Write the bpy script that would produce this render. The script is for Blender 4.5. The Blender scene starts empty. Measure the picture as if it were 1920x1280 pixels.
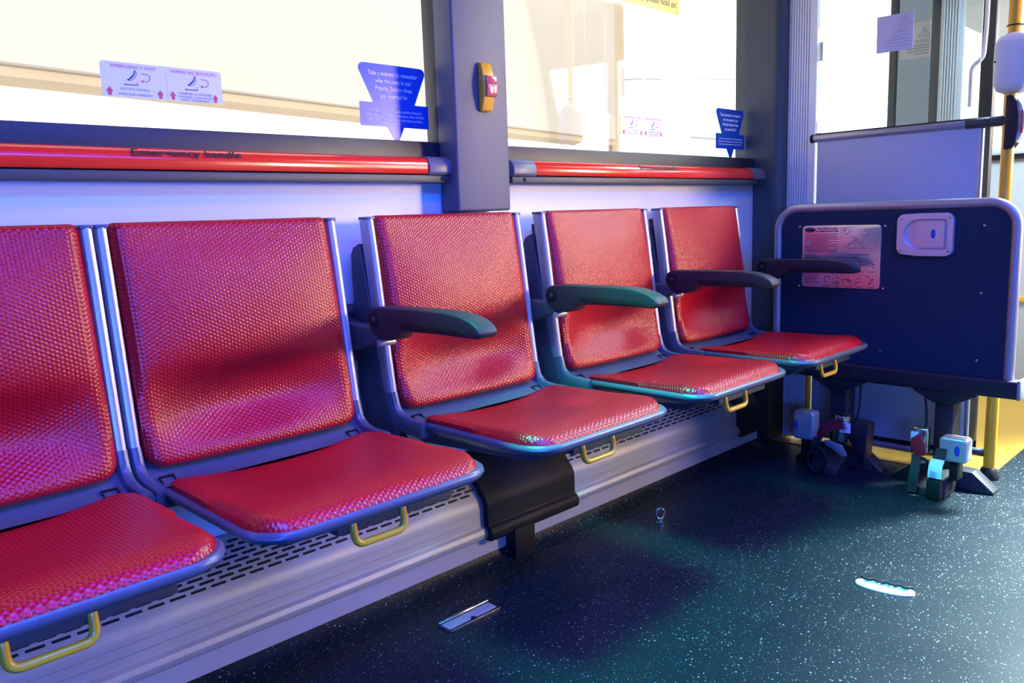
import bpy, bmesh, math, random
from mathutils import Vector, Matrix
random.seed(7)
PI = math.pi
sc = bpy.context.scene
COL = sc.collection

# ------------------------------------------------------------------ camera
H = 0.88
yaw, pitch, roll = math.radians(45.611), math.radians(8.7855), math.radians(-1.969)
Fw = Vector((math.cos(yaw)*math.cos(pitch), math.sin(yaw)*math.cos(pitch), -math.sin(pitch)))
r0 = Vector((math.sin(yaw), -math.cos(yaw), 0)); u0 = r0.cross(Fw)
Rv = math.cos(roll)*r0 + math.sin(roll)*u0
Uv = -math.sin(roll)*r0 + math.cos(roll)*u0
cam = bpy.data.cameras.new('camera'); camo = bpy.data.objects.new('camera', cam); COL.objects.link(camo)
cam.sensor_width = 36; cam.lens = 1509.24/1920*36; cam.clip_start = 0.02; cam.clip_end = 200
M = Matrix.Identity(4)
for i in range(3):
    M[i][0], M[i][1], M[i][2] = Rv[i], Uv[i], -Fw[i]
M[0][3], M[1][3], M[2][3] = 0, 0, H
camo.matrix_world = M
sc.camera = camo

# ------------------------------------------------------------------ world and lights
sc.view_settings.view_transform = 'Standard'; sc.view_settings.look = 'None'
sc.view_settings.exposure = 0; sc.view_settings.gamma = 1
w = bpy.data.worlds.new('daylight'); sc.world = w; w.use_nodes = True
bg = w.node_tree.nodes['Background']; bg.inputs[0].default_value = (1, .985, .96, 1); bg.inputs[1].default_value = 2.8

def area(name, loc, target, sx, sy, power, color, spread=180):
    l = bpy.data.lights.new(name, 'AREA'); l.shape = 'RECTANGLE'; l.size = sx; l.size_y = sy
    l.energy = power; l.color = color; l.spread = math.radians(spread)
    o = bpy.data.objects.new(name, l); COL.objects.link(o); o.location = loc
    o.rotation_euler = (Vector(target)-Vector(loc)).to_track_quat('-Z', 'Y').to_euler()
    return o
def spot(name, loc, target, power, color, angle, blend=.3, rad=.03):
    l = bpy.data.lights.new(name, 'SPOT'); l.energy = power; l.color = color
    l.spot_size = math.radians(angle); l.spot_blend = blend; l.shadow_soft_size = rad
    o = bpy.data.objects.new(name, l); COL.objects.link(o); o.location = loc
    o.rotation_euler = (Vector(target)-Vector(loc)).to_track_quat('-Z', 'Y').to_euler()
    return o
area('windscreen_daylight', (4.85, -.25, 1.45), (1.8, .5, .3), 1.5, 1.0, 50, (1, .97, .95))  # added lamp inside the closed front wall, standing in for windscreen daylight
area('right_side_window_daylight', (3.35, -1.07, 1.25), (1.35, 1.4, 1.0), .8, .5, 28, (1, .72, .46), 75)  # added key lamp; the right wall is closed and has no window
area('blue_left_strip', (-.5, -1.0, .8), (.5, 1.4, .45), 1.6, .30, 52, (.03, .14, 1), 120)  # added blue fill set low by the right wall, no fixture there
area('blue_ceiling_strip', (.9, -.42, 2.1), (1.1, .8, 0), 2.6, .10, 62, (.002, .12, 1), 110)
area('purple_ceiling_strip', (.9, .36, 2.12), (.9, .5, 0), 1.5, .12, 14, (.50, .004, 1), 110)
area('white_ceiling_strip', (3.4, .36, 2.12), (3.4, .5, 0), 1.7, .14, 15, (1, .72, .60))
area('blue_door_lamp', (3.5, .6, 2.15), (3.2, .3, 0), .8, .3, 85, (.55, .78, 1))  # added cool fill above the doorway, not a known fixture
spot('door_ceiling_lamp', (3.9, .0, 2.1), (2.70, -.25, 0), 6200, (.78, 1, .98), 60, .9, .15)  # added spot to whiten the right-hand floor in place of door daylight
spot('green_ceiling_lamp', (.77, .985, 1.95), (1.62, .68, 0), 480, (.003, 1, .62), 47, .6, .16)
spot('reading_lamp', (1.327, 1.15, 2.15), (1.327, 1.15, 0), 70, (.75, 1, .95), 3.6, .7, .01)  # added narrow spot for a soft pool of light on the floor
spot('reading_lamp', (1.91, 1.155, 2.15), (1.91, 1.155, 0), 45, (.75, 1, .95), 3.6, .7, .01)  # second added spot, for the pool farther along the floor
sun = bpy.data.lights.new('sun', 'SUN'); sun.energy = 2.5; sun.angle = .02; sun.color = (1, .95, .86)
so = bpy.data.objects.new('sun', sun); COL.objects.link(so)
so.rotation_euler = Vector((-.25, .80, -.75)).to_track_quat('-Z', 'Y').to_euler()

# ------------------------------------------------------------------ materials
def new_mat(name):
    m = bpy.data.materials.new(name); m.use_nodes = True
    return m, m.node_tree, m.node_tree.nodes['Principled BSDF']
def N(nt, kind, **kw):
    n = nt.nodes.new(kind)
    for k, v in kw.items(): setattr(n, k, v)
    return n
def mth(nt, op, a, b=None, c=None):
    n = nt.nodes.new('ShaderNodeMath'); n.operation = op
    for i, v in enumerate((a, b, c)):
        if v is None: continue
        if isinstance(v, (int, float)): n.inputs[i].default_value = v
        else: nt.links.new(v, n.inputs[i])
    return n.outputs[0]
def mat(name, col, rough=.5, metal=0., var=.06, scale=40., bump=0., bscale=900., spec=.5, coat=0.):
    m, nt, p = new_mat(name)
    tc = N(nt, 'ShaderNodeTexCoord')
    nz = N(nt, 'ShaderNodeTexNoise'); nz.inputs['Scale'].default_value = scale; nz.inputs['Detail'].default_value = 3
    nt.links.new(tc.outputs['Object'], nz.inputs['Vector'])
    mx = N(nt, 'ShaderNodeMix', data_type='RGBA')
    c1 = [max(0, c*(1-var)) for c in col]; c2 = [min(1, c*(1+var)) for c in col]
    mx.inputs[6].default_value = (*c1, 1); mx.inputs[7].default_value = (*c2, 1)
    nt.links.new(nz.outputs['Fac'], mx.inputs[0]); nt.links.new(mx.outputs[2], p.inputs['Base Color'])
    rr = mth(nt, 'MULTIPLY_ADD', nz.outputs['Fac'], .12, rough-.06)
    nt.links.new(rr, p.inputs['Roughness'])
    p.inputs['Metallic'].default_value = metal; p.inputs['Specular IOR Level'].default_value = spec
    p.inputs['Coat Weight'].default_value = coat
    if bump:
        b = N(nt, 'ShaderNodeBump'); b.inputs['Distance'].default_value = bump; b.inputs['Strength'].default_value = .5
        n2 = N(nt, 'ShaderNodeTexNoise'); n2.inputs['Scale'].default_value = bscale
        nt.links.new(tc.outputs['Object'], n2.inputs['Vector'])
        nt.links.new(n2.outputs['Fac'], b.inputs['Height']); nt.links.new(b.outputs[0], p.inputs['Normal'])
    return m
def vinyl():
    m, nt, p = new_mat('red_bubble_vinyl')
    uv = N(nt, 'ShaderNodeUVMap'); sp = N(nt, 'ShaderNodeSeparateXYZ'); nt.links.new(uv.outputs[0], sp.inputs[0])
    k = 2*PI/.0064
    a = mth(nt, 'MULTIPLY', sp.outputs[0], k)
    b = mth(nt, 'MULTIPLY', sp.outputs[1], k)
    a2 = mth(nt, 'MULTIPLY', a, .5); b2 = mth(nt, 'MULTIPLY', b, .866)
    c1 = mth(nt, 'COSINE', a)
    c2 = mth(nt, 'COSINE', mth(nt, 'ADD', a2, b2)); c3 = mth(nt, 'COSINE', mth(nt, 'SUBTRACT', a2, b2))
    h = mth(nt, 'ADD', mth(nt, 'ADD', c1, c2), c3)
    h = mth(nt, 'MULTIPLY_ADD', h, .222, .333)
    bp = N(nt, 'ShaderNodeBump'); bp.inputs['Distance'].default_value = .0011; bp.inputs['Strength'].default_value = .75
    nt.links.new(h, bp.inputs['Height']); nt.links.new(bp.outputs[0], p.inputs['Normal'])
    p.inputs['Base Color'].default_value = (.42, .003, .009, 1)
    p.inputs['Roughness'].default_value = .30; p.inputs['Specular IOR Level'].default_value = .5
    return m
def floor_mat(name, base, fleck, cell=115., dens=.42):
    m, nt, p = new_mat(name)
    tc = N(nt, 'ShaderNodeTexCoord')
    def flecks(scale, rad, thr):
        v = N(nt, 'ShaderNodeTexVoronoi'); v.inputs['Scale'].default_value = scale
        nt.links.new(tc.outputs['Object'], v.inputs['Vector'])
        s = N(nt, 'ShaderNodeSeparateColor'); nt.links.new(v.outputs['Color'], s.inputs[0])
        r = mth(nt, 'MULTIPLY_ADD', s.outputs[1], rad*.7, rad*.35)
        return mth(nt, 'MULTIPLY', mth(nt, 'LESS_THAN', v.outputs['Distance'], r), mth(nt, 'GREATER_THAN', s.outputs[0], thr))
    f = mth(nt, 'MAXIMUM', flecks(cell, .21, 1-dens), flecks(cell*2.1, .24, 1-dens*.8))
    nz = N(nt, 'ShaderNodeTexNoise'); nz.inputs['Scale'].default_value = 6; nz.inputs['Detail'].default_value = 5
    nt.links.new(tc.outputs['Object'], nz.inputs['Vector'])
    f = mth(nt, 'MULTIPLY', f, mth(nt, 'MULTIPLY_ADD', nz.outputs['Fac'], .9, .35))
    mx = N(nt, 'ShaderNodeMix', data_type='RGBA'); mx.inputs[6].default_value = (*base, 1); mx.inputs[7].default_value = (*fleck, 1)
    nt.links.new(f, mx.inputs[0]); nt.links.new(mx.outputs[2], p.inputs['Base Color'])
    rr = mth(nt, 'MULTIPLY_ADD', nz.outputs['Fac'], .2, .33); nt.links.new(rr, p.inputs['Roughness']); p.inputs['Specular IOR Level'].default_value = .11
    b = N(nt, 'ShaderNodeBump'); b.inputs['Distance'].default_value = .0006; b.inputs['Strength'].default_value = .35
    n2 = N(nt, 'ShaderNodeTexNoise'); n2.inputs['Scale'].default_value = 260; nt.links.new(tc.outputs['Object'], n2.inputs['Vector'])
    nt.links.new(n2.outputs['Fac'], b.inputs['Height']); nt.links.new(b.outputs[0], p.inputs['Normal'])
    return m
def glass_mat(name, tint=(1, 1, 1), refl=.06):
    m = bpy.data.materials.new(name); m.use_nodes = True; nt = m.node_tree; nt.nodes.clear()
    o = N(nt, 'ShaderNodeOutputMaterial'); t = N(nt, 'ShaderNodeBsdfTransparent'); t.inputs[0].default_value = (*tint, 1)
    g = N(nt, 'ShaderNodeBsdfGlossy'); g.inputs['Roughness'].default_value = .02
    fr = N(nt, 'ShaderNodeFresnel'); fr.inputs[0].default_value = 1.35
    nz = N(nt, 'ShaderNodeTexNoise'); nz.inputs['Scale'].default_value = 3
    f = mth(nt, 'MULTIPLY', fr.outputs[0], mth(nt, 'MULTIPLY_ADD', nz.outputs['Fac'], .1, .35))
    mx = N(nt, 'ShaderNodeMixShader'); nt.links.new(f, mx.inputs[0]); nt.links.new(t.outputs[0], mx.inputs[1]); nt.links.new(g.outputs[0], mx.inputs[2])
    nt.links.new(mx.outputs[0], o.inputs[0])
    return m
RED = vinyl()
SHELL = mat('grey_shell_plastic', (.085, .105, .14), .32, .1, .04, spec=.45)
SILVER = mat('brushed_silver', (.42, .42, .45), .40, .6, .05, 90)
JAMB = mat('pale_jamb_aluminium', (.74, .76, .80), .45, .2, .04, 30)
POST = mat('dark_green_grey_post', (.06, .075, .08), .45, 0, .05)
ALU = mat('satin_aluminium', (.36, .37, .385), .52, .35, .05, 30, .0003, 1400)
CHROME = mat('chrome', (.75, .76, .78), .14, 1., .03)
DARK = mat('dark_grey_plastic', (.045, .048, .06), .5, 0, .1, 60, .0004, 1200)
ARM = mat('armrest_plastic', (.020, .019, .026), .48, 0, .08, 60, .0004, 1500, .32)
BLACK = mat('black_rubber', (.009, .009, .010), .58, 0, .1, 50, .0003, 900, .25)
YEL = mat('yellow_enamel', (.84, .42, .02), .32, 0, .04, coat=.3)
WALL = mat('lilac_white_laminate', (.66, .67, .74), .4, 0, .02, 200, .0002, 1500)
PILLAR = mat('grey_pillar_plastic', (.108, .112, .122), .5, 0, .04, 80, .0004, 1300)
FRAME = mat('black_window_frame', (.02, .021, .024), .45, 0, .1, 30, .0003, 800)
HANDLE_RED = mat('glossy_red_handle', (.78, .028, .012), .22, 0, .03, coat=.4)
CAPG = mat('grey_end_cap', (.13, .135, .145), .42, 0, .05)
SILL = mat('charcoal_sill', (.05, .052, .058), .5, .2, .06)
SKIRT = mat('grey_skirting', (.42, .41, .40), .5, .1, .05)
FLOOR = floor_mat('speckled_blue_black_vinyl', (.0045, .011, .0165), (.36, .41, .44))
YFLOOR = floor_mat('yellow_safety_vinyl', (.33, .195, .028), (.4, .3, .1), 90, .3)
NAVY = mat('navy_laminate', (.010, .028, .060), .5, 0, .06, 120, .0002, 1600, .2)
MODESTY = mat('grey_blue_laminate', (.46, .48, .54), .5, 0, .03, 90, .0002, 1500)
CHAN = mat('dark_channel_metal', (.032, .032, .042), .42, .5, .06)
PLATE = LATCHM = mat('satin_latch_metal', (.72, .64, .72), .42, .6)
PLATE = mat('polished_plate', (.96, .88, .90), .24, .85, .03, 8)
INK = mat('black_ink', (.02, .016, .02), .6, 0, .05)
REDINK = mat('red_ink', (.62, .09, .11), .6, 0, .05)
INKB = mat('navy_ink', (.06, .06, .16), .6, 0, .05)
WHITEINK = mat('white_ink', (.85, .86, .9), .55, 0, .02)
BROWNINK = mat('brown_ink', (.20, .12, .02), .6, 0, .05)
BLUE = mat('royal_blue_vinyl', (.004, .085, .46), .3, 0, .05, coat=.3)
LAB = mat('lilac_white_label', (.80, .80, .86), .45, 0, .02)
PAPER = mat('lilac_paper', (.60, .58, .72), .6, 0, .04, 12)
PAPERF = mat('pale_yellow_card', (.62, .56, .38), .6, 0, .05, 12)
YLAB = mat('yellow_sticker', (.88, .62, .06), .45, 0, .04)
STOPRED = mat('clear_red_lens', (.55, .10, .09), .15, 0, .1, coat=.6)
WEB_RED = mat('red_webbing', (.42, .01, .02), .7, 0, .1, 300, .0008, 700)
WEB_BLK = mat('black_webbing', (.006, .006, .007), .65, 0, .1, 300, .0008, 700)
RETR = mat('silver_painted_plastic', (.60, .59, .62), .34, .6, .05)
OVAL = mat('blue_oval_badge', (.01, .06, .45), .3, 0, .05)
WBOX = mat('pale_grey_plastic', (.66, .68, .72), .35, 0, .03)
GLASS = glass_mat('window_glass'); GLASS2 = glass_mat('partition_glass', (.93, .95, .95))
DGLASS = glass_mat('tinted_door_glass', (.30, .33, .36))
CREAM = mat('cream_cladding', (.45, .41, .35), .8, 0, .03, 2)
BROWN = mat('tan_soffit', (.42, .33, .22), .8, 0, .1, 3)
WHITEW = mat('white_cladding', (.85, .85, .84), .8, 0, .03, 2)
CONC = mat('pale_concrete', (.66, .65, .63), .85, 0, .1, 3)
GREYW = mat('grey_cladding', (.25, .27, .26), .7, 0, .1, 3)
CABLE = mat('grey_cable', (.30, .30, .30), .6, 0, .05)
BULK = mat('pale_bulkhead', (.50, .51, .50), .5, 0, .04)
CEIL = mat('ceiling_panel', (.14, .14, .15), .6, 0, .03)
OPP = mat('dim_wall_panel', (.06, .06, .07), .6, 0, .05)

# ------------------------------------------------------------------ mesh helpers
class MB:
    def __init__(s): s.bm = bmesh.new(); s.uv = None
    def box(s, x0, x1, y0, y1, z0, z1, bev=0., seg=2, mtx=None):
        t = bmesh.new(); bmesh.ops.create_cube(t, size=1)
        for v in t.verts:
            v.co = Vector(((x0+x1)/2+v.co.x*(x1-x0), (y0+y1)/2+v.co.y*(y1-y0), (z0+z1)/2+v.co.z*(z1-z0)))
        if bev: bmesh.ops.bevel(t, geom=t.edges[:], offset=bev, segments=seg, affect='EDGES', profile=.5)
        return s.add(t, mtx)
    def add(s, t, mtx=None):
        if mtx is not None: bmesh.ops.transform(t, matrix=mtx, verts=t.verts[:])
        me = bpy.data.meshes.new('tmp'); t.to_mesh(me); t.free(); s.bm.from_mesh(me); bpy.data.meshes.remove(me)
        return s
    def prism(s, pts, axis, a, b, bev=0., seg=2, mtx=None):
        """extrude a 2D outline; axis 'x': pts are (y,z); 'y': (x,z); 'z': (x,y)"""
        t = bmesh.new()
        def P(p, h): return {'x': (h, p[0], p[1]), 'y': (p[0], h, p[1]), 'z': (p[0], p[1], h)}[axis]
        lo = [t.verts.new(P(p, a)) for p in pts]; hi = [t.verts.new(P(p, b)) for p in pts]
        n = len(pts); t.faces.new(lo); t.faces.new(hi[::-1])
        for i in range(n): t.faces.new((lo[i], hi[i], hi[(i+1) % n], lo[(i+1) % n]))
        bmesh.ops.recalc_face_normals(t, faces=t.faces[:])
        if bev:
            es = [e for e in t.edges if e.calc_face_angle(0) > .45]
            bmesh.ops.bevel(t, geom=es, offset=bev, segments=seg, affect='EDGES', profile=.5, clamp_overlap=True)
        return s.add(t, mtx)
    def cyl(s, p0, p1, r, r2=None, n=20, bev=0.):
        p0, p1 = Vector(p0), Vector(p1); d = p1-p0; t = bmesh.new()
        bmesh.ops.create_cone(t, cap_ends=True, segments=n, radius1=r, radius2=r if r2 is None else r2, depth=d.length)
        if bev:
            es = [e for e in t.edges if e.calc_face_angle(0) > 1.]
            bmesh.ops.bevel(t, geom=es, offset=bev, segments=2, affect='EDGES', profile=.5)
        return s.add(t, Matrix.Translation((p0+p1)/2) @ d.to_track_quat('Z', 'Y').to_matrix().to_4x4())
    def tube(s, path, r, n=12, closed=False):
        pts = [Vector(p) for p in path]; m = len(pts); rings = []
        t = bmesh.new(); ref = None
        for i, p in enumerate(pts):
            if closed: tan = pts[(i+1) % m]-pts[i-1]
            else: tan = pts[min(i+1, m-1)]-pts[max(i-1, 0)]
            tan.normalize()
            if ref is None: ref = tan.orthogonal().normalized()
            ref = (ref-tan*ref.dot(tan)).normalized(); b = tan.cross(ref)
            rings.append([t.verts.new(p+(ref*math.cos(2*PI*k/n)+b*math.sin(2*PI*k/n))*r) for k in range(n)])
        for i in range(m if closed else m-1):
            A, B = rings[i], rings[(i+1) % m]
            for k in range(n): t.faces.new((A[k], A[(k+1) % n], B[(k+1) % n], B[k]))
        if not closed: t.faces.new(rings[0][::-1]); t.faces.new(rings[-1])
        bmesh.ops.recalc_face_normals(t, faces=t.faces[:])
        return s.add(t)
    def sweep(s, path, sec, lat, closed_sec=True):
        """sweep a section (lateral, normal) along a path lying in a plane whose lateral axis is lat"""
        pts = [Vector(p) for p in path]; lat = Vector(lat); t = bmesh.new(); rings = []; m = len(pts)
        for i, p in enumerate(pts):
            tan = (pts[min(i+1, m-1)]-pts[max(i-1, 0)]).normalized(); nrm = lat.cross(tan).normalized()
            rings.append([t.verts.new(p+lat*a+nrm*b) for a, b in sec])
        k = len(sec)
        for i in range(m-1):
            for j in range(k if closed_sec else k-1):
                t.faces.new((rings[i][j], rings[i][(j+1) % k], rings[i+1][(j+1) % k], rings[i+1][j]))
        if closed_sec: t.faces.new(rings[0][::-1]); t.faces.new(rings[-1])
        bmesh.ops.recalc_face_normals(t, faces=t.faces[:])
        return s.add(t)
    def lathe(s, prof, c, axis='z', n=24):
        t = bmesh.new(); rings = []
        for r, h in prof:
            rings.append([t.verts.new((r*math.cos(2*PI*k/n), r*math.sin(2*PI*k/n), h)) for k in range(n)])
        for i in range(len(rings)-1):
            for k in range(n): t.faces.new((rings[i][k], rings[i][(k+1) % n], rings[i+1][(k+1) % n], rings[i+1][k]))
        t.faces.new(rings[0][::-1]); t.faces.new(rings[-1])
        bmesh.ops.recalc_face_normals(t, faces=t.faces[:])
        mt = Matrix.Translation(c)
        if axis == '-y': mt = mt @ Matrix.Rotation(PI/2, 4, 'X')
        if axis == '-x': mt = mt @ Matrix.Rotation(-PI/2, 4, 'Y')
        return s.add(t, mt)
    def ell(s, c, rx, ry, rz, n=16):
        t = bmesh.new(); bmesh.ops.create_uvsphere(t, u_segments=n, v_segments=n//2+2, radius=1)
        return s.add(t, Matrix.Translation(c) @ Matrix.Diagonal((rx, ry, rz, 1)))
    def grid(s, rows, uvs=None, flip=False):
        t = s.bm; V = [[t.verts.new(p) for p in r] for r in rows]
        lay = t.loops.layers.uv.verify() if uvs else None
        for i in range(len(V)-1):
            for j in range(len(V[0])-1):
                q = [(i, j), (i, j+1), (i+1, j+1), (i+1, j)]
                if flip: q = q[::-1]
                f = t.faces.new([V[a][b] for a, b in q])
                if lay:
                    for lp, (a, b) in zip(f.loops, q): lp[lay].uv = uvs[a][b]
        return s

def wloc(o):
    v = Vector((0, 0, 0))
    while o is not None: v = v + Vector(o.location); o = o.parent
    return v
def obj(name, mb, m, parent=None, smooth=38, loc=None):
    """link mb (world coordinates) as one mesh object"""
    off = wloc(parent) if parent else Vector((0, 0, 0))
    if loc is not None: off = Vector(loc)
    bmesh.ops.translate(mb.bm, verts=mb.bm.verts[:], vec=-off)
    me = bpy.data.meshes.new(name); mb.bm.to_mesh(me); mb.bm.free()
    me.materials.append(m)
    if smooth:
        for p in me.polygons: p.use_smooth = True
        me.set_sharp_from_angle(angle=math.radians(smooth))
    o = bpy.data.objects.new(name, me); COL.objects.link(o)
    if parent: o.parent = parent
    elif loc is not None: o.location = loc
    return o
def tag(o, label, cat, group=None):
    o['label'] = label; o['category'] = cat
    if group: o['group'] = group
    return o
def thing(name, label, cat, loc=(0, 0, 0), group=None):
    o = bpy.data.objects.new(name, None); COL.objects.link(o); o.location = loc; o.empty_display_size = .05
    return tag(o, label, cat, group)
def struct(name, mb, m, parent=None, smooth=38):
    o = obj(name, mb, m, parent, smooth)
    if not parent: o['kind'] = 'structure'
    return o
def copy_tree(o, parent=None):
    c = o.copy(); COL.objects.link(c)
    if parent: c.parent = parent
    for ch in list(o.children): copy_tree(ch, c)
    return c
def interp(x, xs, ys):
    for i in range(len(xs)-1):
        if x <= xs[i+1]:
            t = (x-xs[i])/(xs[i+1]-xs[i]); t = max(0, min(1, t))
            p0 = ys[max(i-1, 0)]; p1 = ys[i]; p2 = ys[i+1]; p3 = ys[min(i+2, len(ys)-1)]
            m1 = (p2-p0)/2; m2 = (p3-p1)/2
            return (2*t**3-3*t**2+1)*p1+(t**3-2*t**2+t)*m1+(-2*t**3+3*t**2)*p2+(t**3-t**2)*m2
    return ys[-1]
def arc(cx, cy, r, a0, a1, n=6):
    return [(cx+r*math.cos(math.radians(a0+(a1-a0)*i/n)), cy+r*math.sin(math.radians(a0+(a1-a0)*i/n))) for i in range(n+1)]
def rrect(x0, x1, y0, y1, r, n=5):
    return arc(x1-r, y0+r, r, -90, 0, n)+arc(x1-r, y1-r, r, 0, 90, n)+arc(x0+r, y1-r, r, 90, 180, n)+arc(x0+r, y0+r, r, 180, 270, n)
def round_path(pts, r, n=5):
    """round the corners of a 3D polyline"""
    P = [Vector(p) for p in pts]; out = [P[0]]
    for i in range(1, len(P)-1):
        a, b, c = P[i-1], P[i], P[i+1]
        d1 = (a-b); d2 = (c-b); q = min(r, d1.length*.49, d2.length*.49)
        s0 = b+d1.normalized()*q; s1 = b+d2.normalized()*q
        for k in range(n+1):
            t = k/n; out.append(s0*(1-t)**2+b*2*t*(1-t)+s1*t*t)
    out.append(P[-1]); return out

class Flat:
    """flat printing: origin, right axis, up axis; everything drawn goes into one mesh"""
    def __init__(s, org, ax, ay, lift=.0006):
        s.o = Vector(org); s.ax = Vector(ax); s.ay = Vector(ay); s.n = s.ax.cross(s.ay).normalized(); s.mb = MB(); s.lift = lift
    def pt(s, x, y): return s.o+s.ax*x+s.ay*y+s.n*s.lift
    def poly(s, pts):
        f = s.mb.bm.faces.new([s.mb.bm.verts.new(s.pt(*p)) for p in pts]); return s
    def rect(s, x0, x1, y0, y1): return s.poly([(x0, y0), (x1, y0), (x1, y1), (x0, y1)])
    def ellipse(s, cx, cy, rx, ry, n=24): return s.poly([(cx+rx*math.cos(2*PI*k/n), cy+ry*math.sin(2*PI*k/n)) for k in range(n)])
    def stroke(s, pts, w, closed=False):
        m = len(pts); L = []; R_ = []
        for i in range(m):
            a = pts[i-1] if (closed or i > 0) else pts[i]; b = pts[(i+1) % m] if (closed or i < m-1) else pts[i]
            dx, dy = b[0]-a[0], b[1]-a[1]; d = math.hypot(dx, dy) or 1
            nx, ny = -dy/d*w/2, dx/d*w/2
            L.append(s.mb.bm.verts.new(s.pt(pts[i][0]+nx, pts[i][1]+ny))); R_.append(s.mb.bm.verts.new(s.pt(pts[i][0]-nx, pts[i][1]-ny)))
        for i in range(m if closed else m-1):
            j = (i+1) % m; s.mb.bm.faces.new((R_[i], R_[j], L[j], L[i]))
        return s
    def text(s, txt, x, y, size, align='CENTER', width=None, bold=0.):
        cu = bpy.data.curves.new('t', 'FONT'); cu.body = txt; cu.size = size; cu.align_x = align; cu.offset = bold
        cu.resolution_u = 3
        o = bpy.data.objects.new('t', cu); COL.objects.link(o)
        dg = bpy.context.evaluated_depsgraph_get(); me = bpy.data.meshes.new_from_object(o.evaluated_get(dg))
        xs = [v.co.x for v in me.vertices]
        k = 1.
        if width and xs: k = width/(max(xs)-min(xs))
        vs = [s.mb.bm.verts.new(s.pt(x+v.co.x*k, y+v.co.y)) for v in me.vertices]
        for p in me.polygons:
            try: s.mb.bm.faces.new([vs[i] for i in p.vertices])
            except ValueError: pass
        bpy.data.objects.remove(o); bpy.data.curves.remove(cu); bpy.data.meshes.remove(me)
        return s
    def done(s, name, m, parent): return obj(name, s.mb, m, parent, 0)

# ------------------------------------------------------------------ shell of the bus
XB = -1.7      # rear end of the built part
struct('floor', MB().box(XB, 5.0, -1.15, 1.50, -.06, 0), FLOOR)
# yellow floor of the doorway
struct('floor_doorway', MB().box(2.80, 4.40, .713, 1.62, -.01, .0025), YFLOOR)
# coved edge of the floor under the wall
cv = [(1.50, -.01), (1.38, -.01), (1.38, .0008)]+[(1.40+.055*math.sin(a), .055-.0545*math.cos(a)) for a in [i*PI/2/10*.8 for i in range(11)]]+[(1.466, .047), (1.50, .047)]
struct('trim_1', MB().prism(cv, 'x', XB, 2.69), FLOOR)
struct('baseboard_left', MB().box(XB, 2.70, 1.449, 1.50, .034, .085), SKIRT)
struct('wall_left', MB().box(XB, 2.872, 1.54, 1.60, 0, .985, .002), WALL)
struct('wall_right', MB().box(XB, 5.06, -1.16, -1.10, -.06, 2.26), OPP)
struct('wall_back', MB().box(XB-.06, XB, -1.15, 1.60, -.06, 2.26), OPP)
struct('wall_front', MB().box(5.0, 5.06, -1.10, .85, -.06, 2.26), OPP)
struct('ceiling', MB().box(XB, 5.06, -1.15, 1.66, 2.22, 2.28), CEIL)
struct('trim_2', MB().box(XB, 2.95, 1.54, 1.62, 1.96, 2.22), FRAME)     # header over the windows

# pillar between the windows
pl = MB().box(1.278, 1.453, 1.47, 1.536, .897, 2.22, .006, 3)
struct('trim_3', pl, PILLAR)

def window(n, x0, x1):
    f = MB()
    z0, z1 = .985, 1.97
    f.box(x0, x1, 1.535, 1.60, z0, 1.064, .004); f.box(x0, x1, 1.555, 1.60, z1-.05, z1, .004)
    f.box(x0, x0+.05, 1.545, 1.60, z0, z1, .004); f.box(x1-.05, x1, 1.545, 1.60, z0, z1, .004)
    o = struct('window_%d' % n, f, FRAME)
    obj('window_pane', MB().box(x0+.04, x1-.04, 1.576, 1.582, 1.05, z1-.04), GLASS, o)
window(1, -.28, 1.345); window(2, 1.36, 2.862)

def opening_handle(name, x0, x1, r0, r1, label, tx, tw):
    t = thing(name, label, 'emergency handle', ((x0+x1)/2, 1.50, .966))
    sec = [(1.545, .986), (1.496, .986), (1.4935, .992)]+[(1.517+.0235*math.cos(a), 1.001+.0245*math.sin(a)) for a in [PI-(i*PI/2/8) for i in range(9)]]+[(1.545, 1.0255)]
    sec2 = [(1.545, .984), (1.4945, .984), (1.4905, .990)]+[(1.517+.0268*math.cos(a), 1.000+.0275*math.sin(a)) for a in [PI-(i*PI/2/8) for i in range(9)]]+[(1.545, 1.028)]
    obj('red_bar', MB().prism(sec, 'x', r0, r1, .0008), HANDLE_RED, t)
    for a, b in ((x0, r0), (r1, x1)):
        c = obj('end_cap', MB().prism(sec2, 'x', a+.001, b, .0012), CAPG, t)
    obj('sill', MB().box(x0, x1, 1.497, 1.545, .966, .9835, .0025), SILL, t)
    for x in (x0+.045, x1-.045):
        obj('screw', MB().lathe([(.0058, 0), (.0058, .001), (.004, .0024), (.0018, .0014)], (x, 1.497, .975), '-y', 14), BLACK, t)
    F = Flat((tx, 1.4977-.0043, 1.0151-.0062), (1, 0, 0), (0, .574, .819), .0017)
    F.text('Emergency handle', 0, 0, .0215, 'CENTER', tw, .0004); F.done('lettering', INK, t)
    return t
opening_handle('emergency_handle', XB+.4, 1.299, XB+.5, 1.211, 'long glossy red emergency handle bar under the left window', .648, .205)
opening_handle('emergency_handle', 1.487, 2.80, 1.572, 2.712, 'red emergency handle bar under the right window, beyond the grey pillar', 2.13, .205)

# ------------------------------------------------------------------ right end of the wall: posts and door jamb
struct('trim_5', MB().box(2.80, 2.96, 1.535, 1.62, 0, 2.22, .004), POST)
gp = arc(2.835, 1.465, .042, 180, 270, 8)+[(2.90, 1.423), (2.90, 1.60), (2.793, 1.60)]
struct('trim_6', MB().prism(gp, 'z', 0, 2.22), POST)
bp_ = MB().prism(arc(2.715, 1.455, .035, 180, 270, 6)+[(2.83, 1.42), (2.83, 1.54), (2.68, 1.54)], 'z', .018, .40, .01)
tag(obj('pipe_boot', bp_, BLACK, None, 38, (2.74, 1.48, .018)), 'black rounded boot cover on the floor at the wall end behind the last seat', 'cover')
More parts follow.
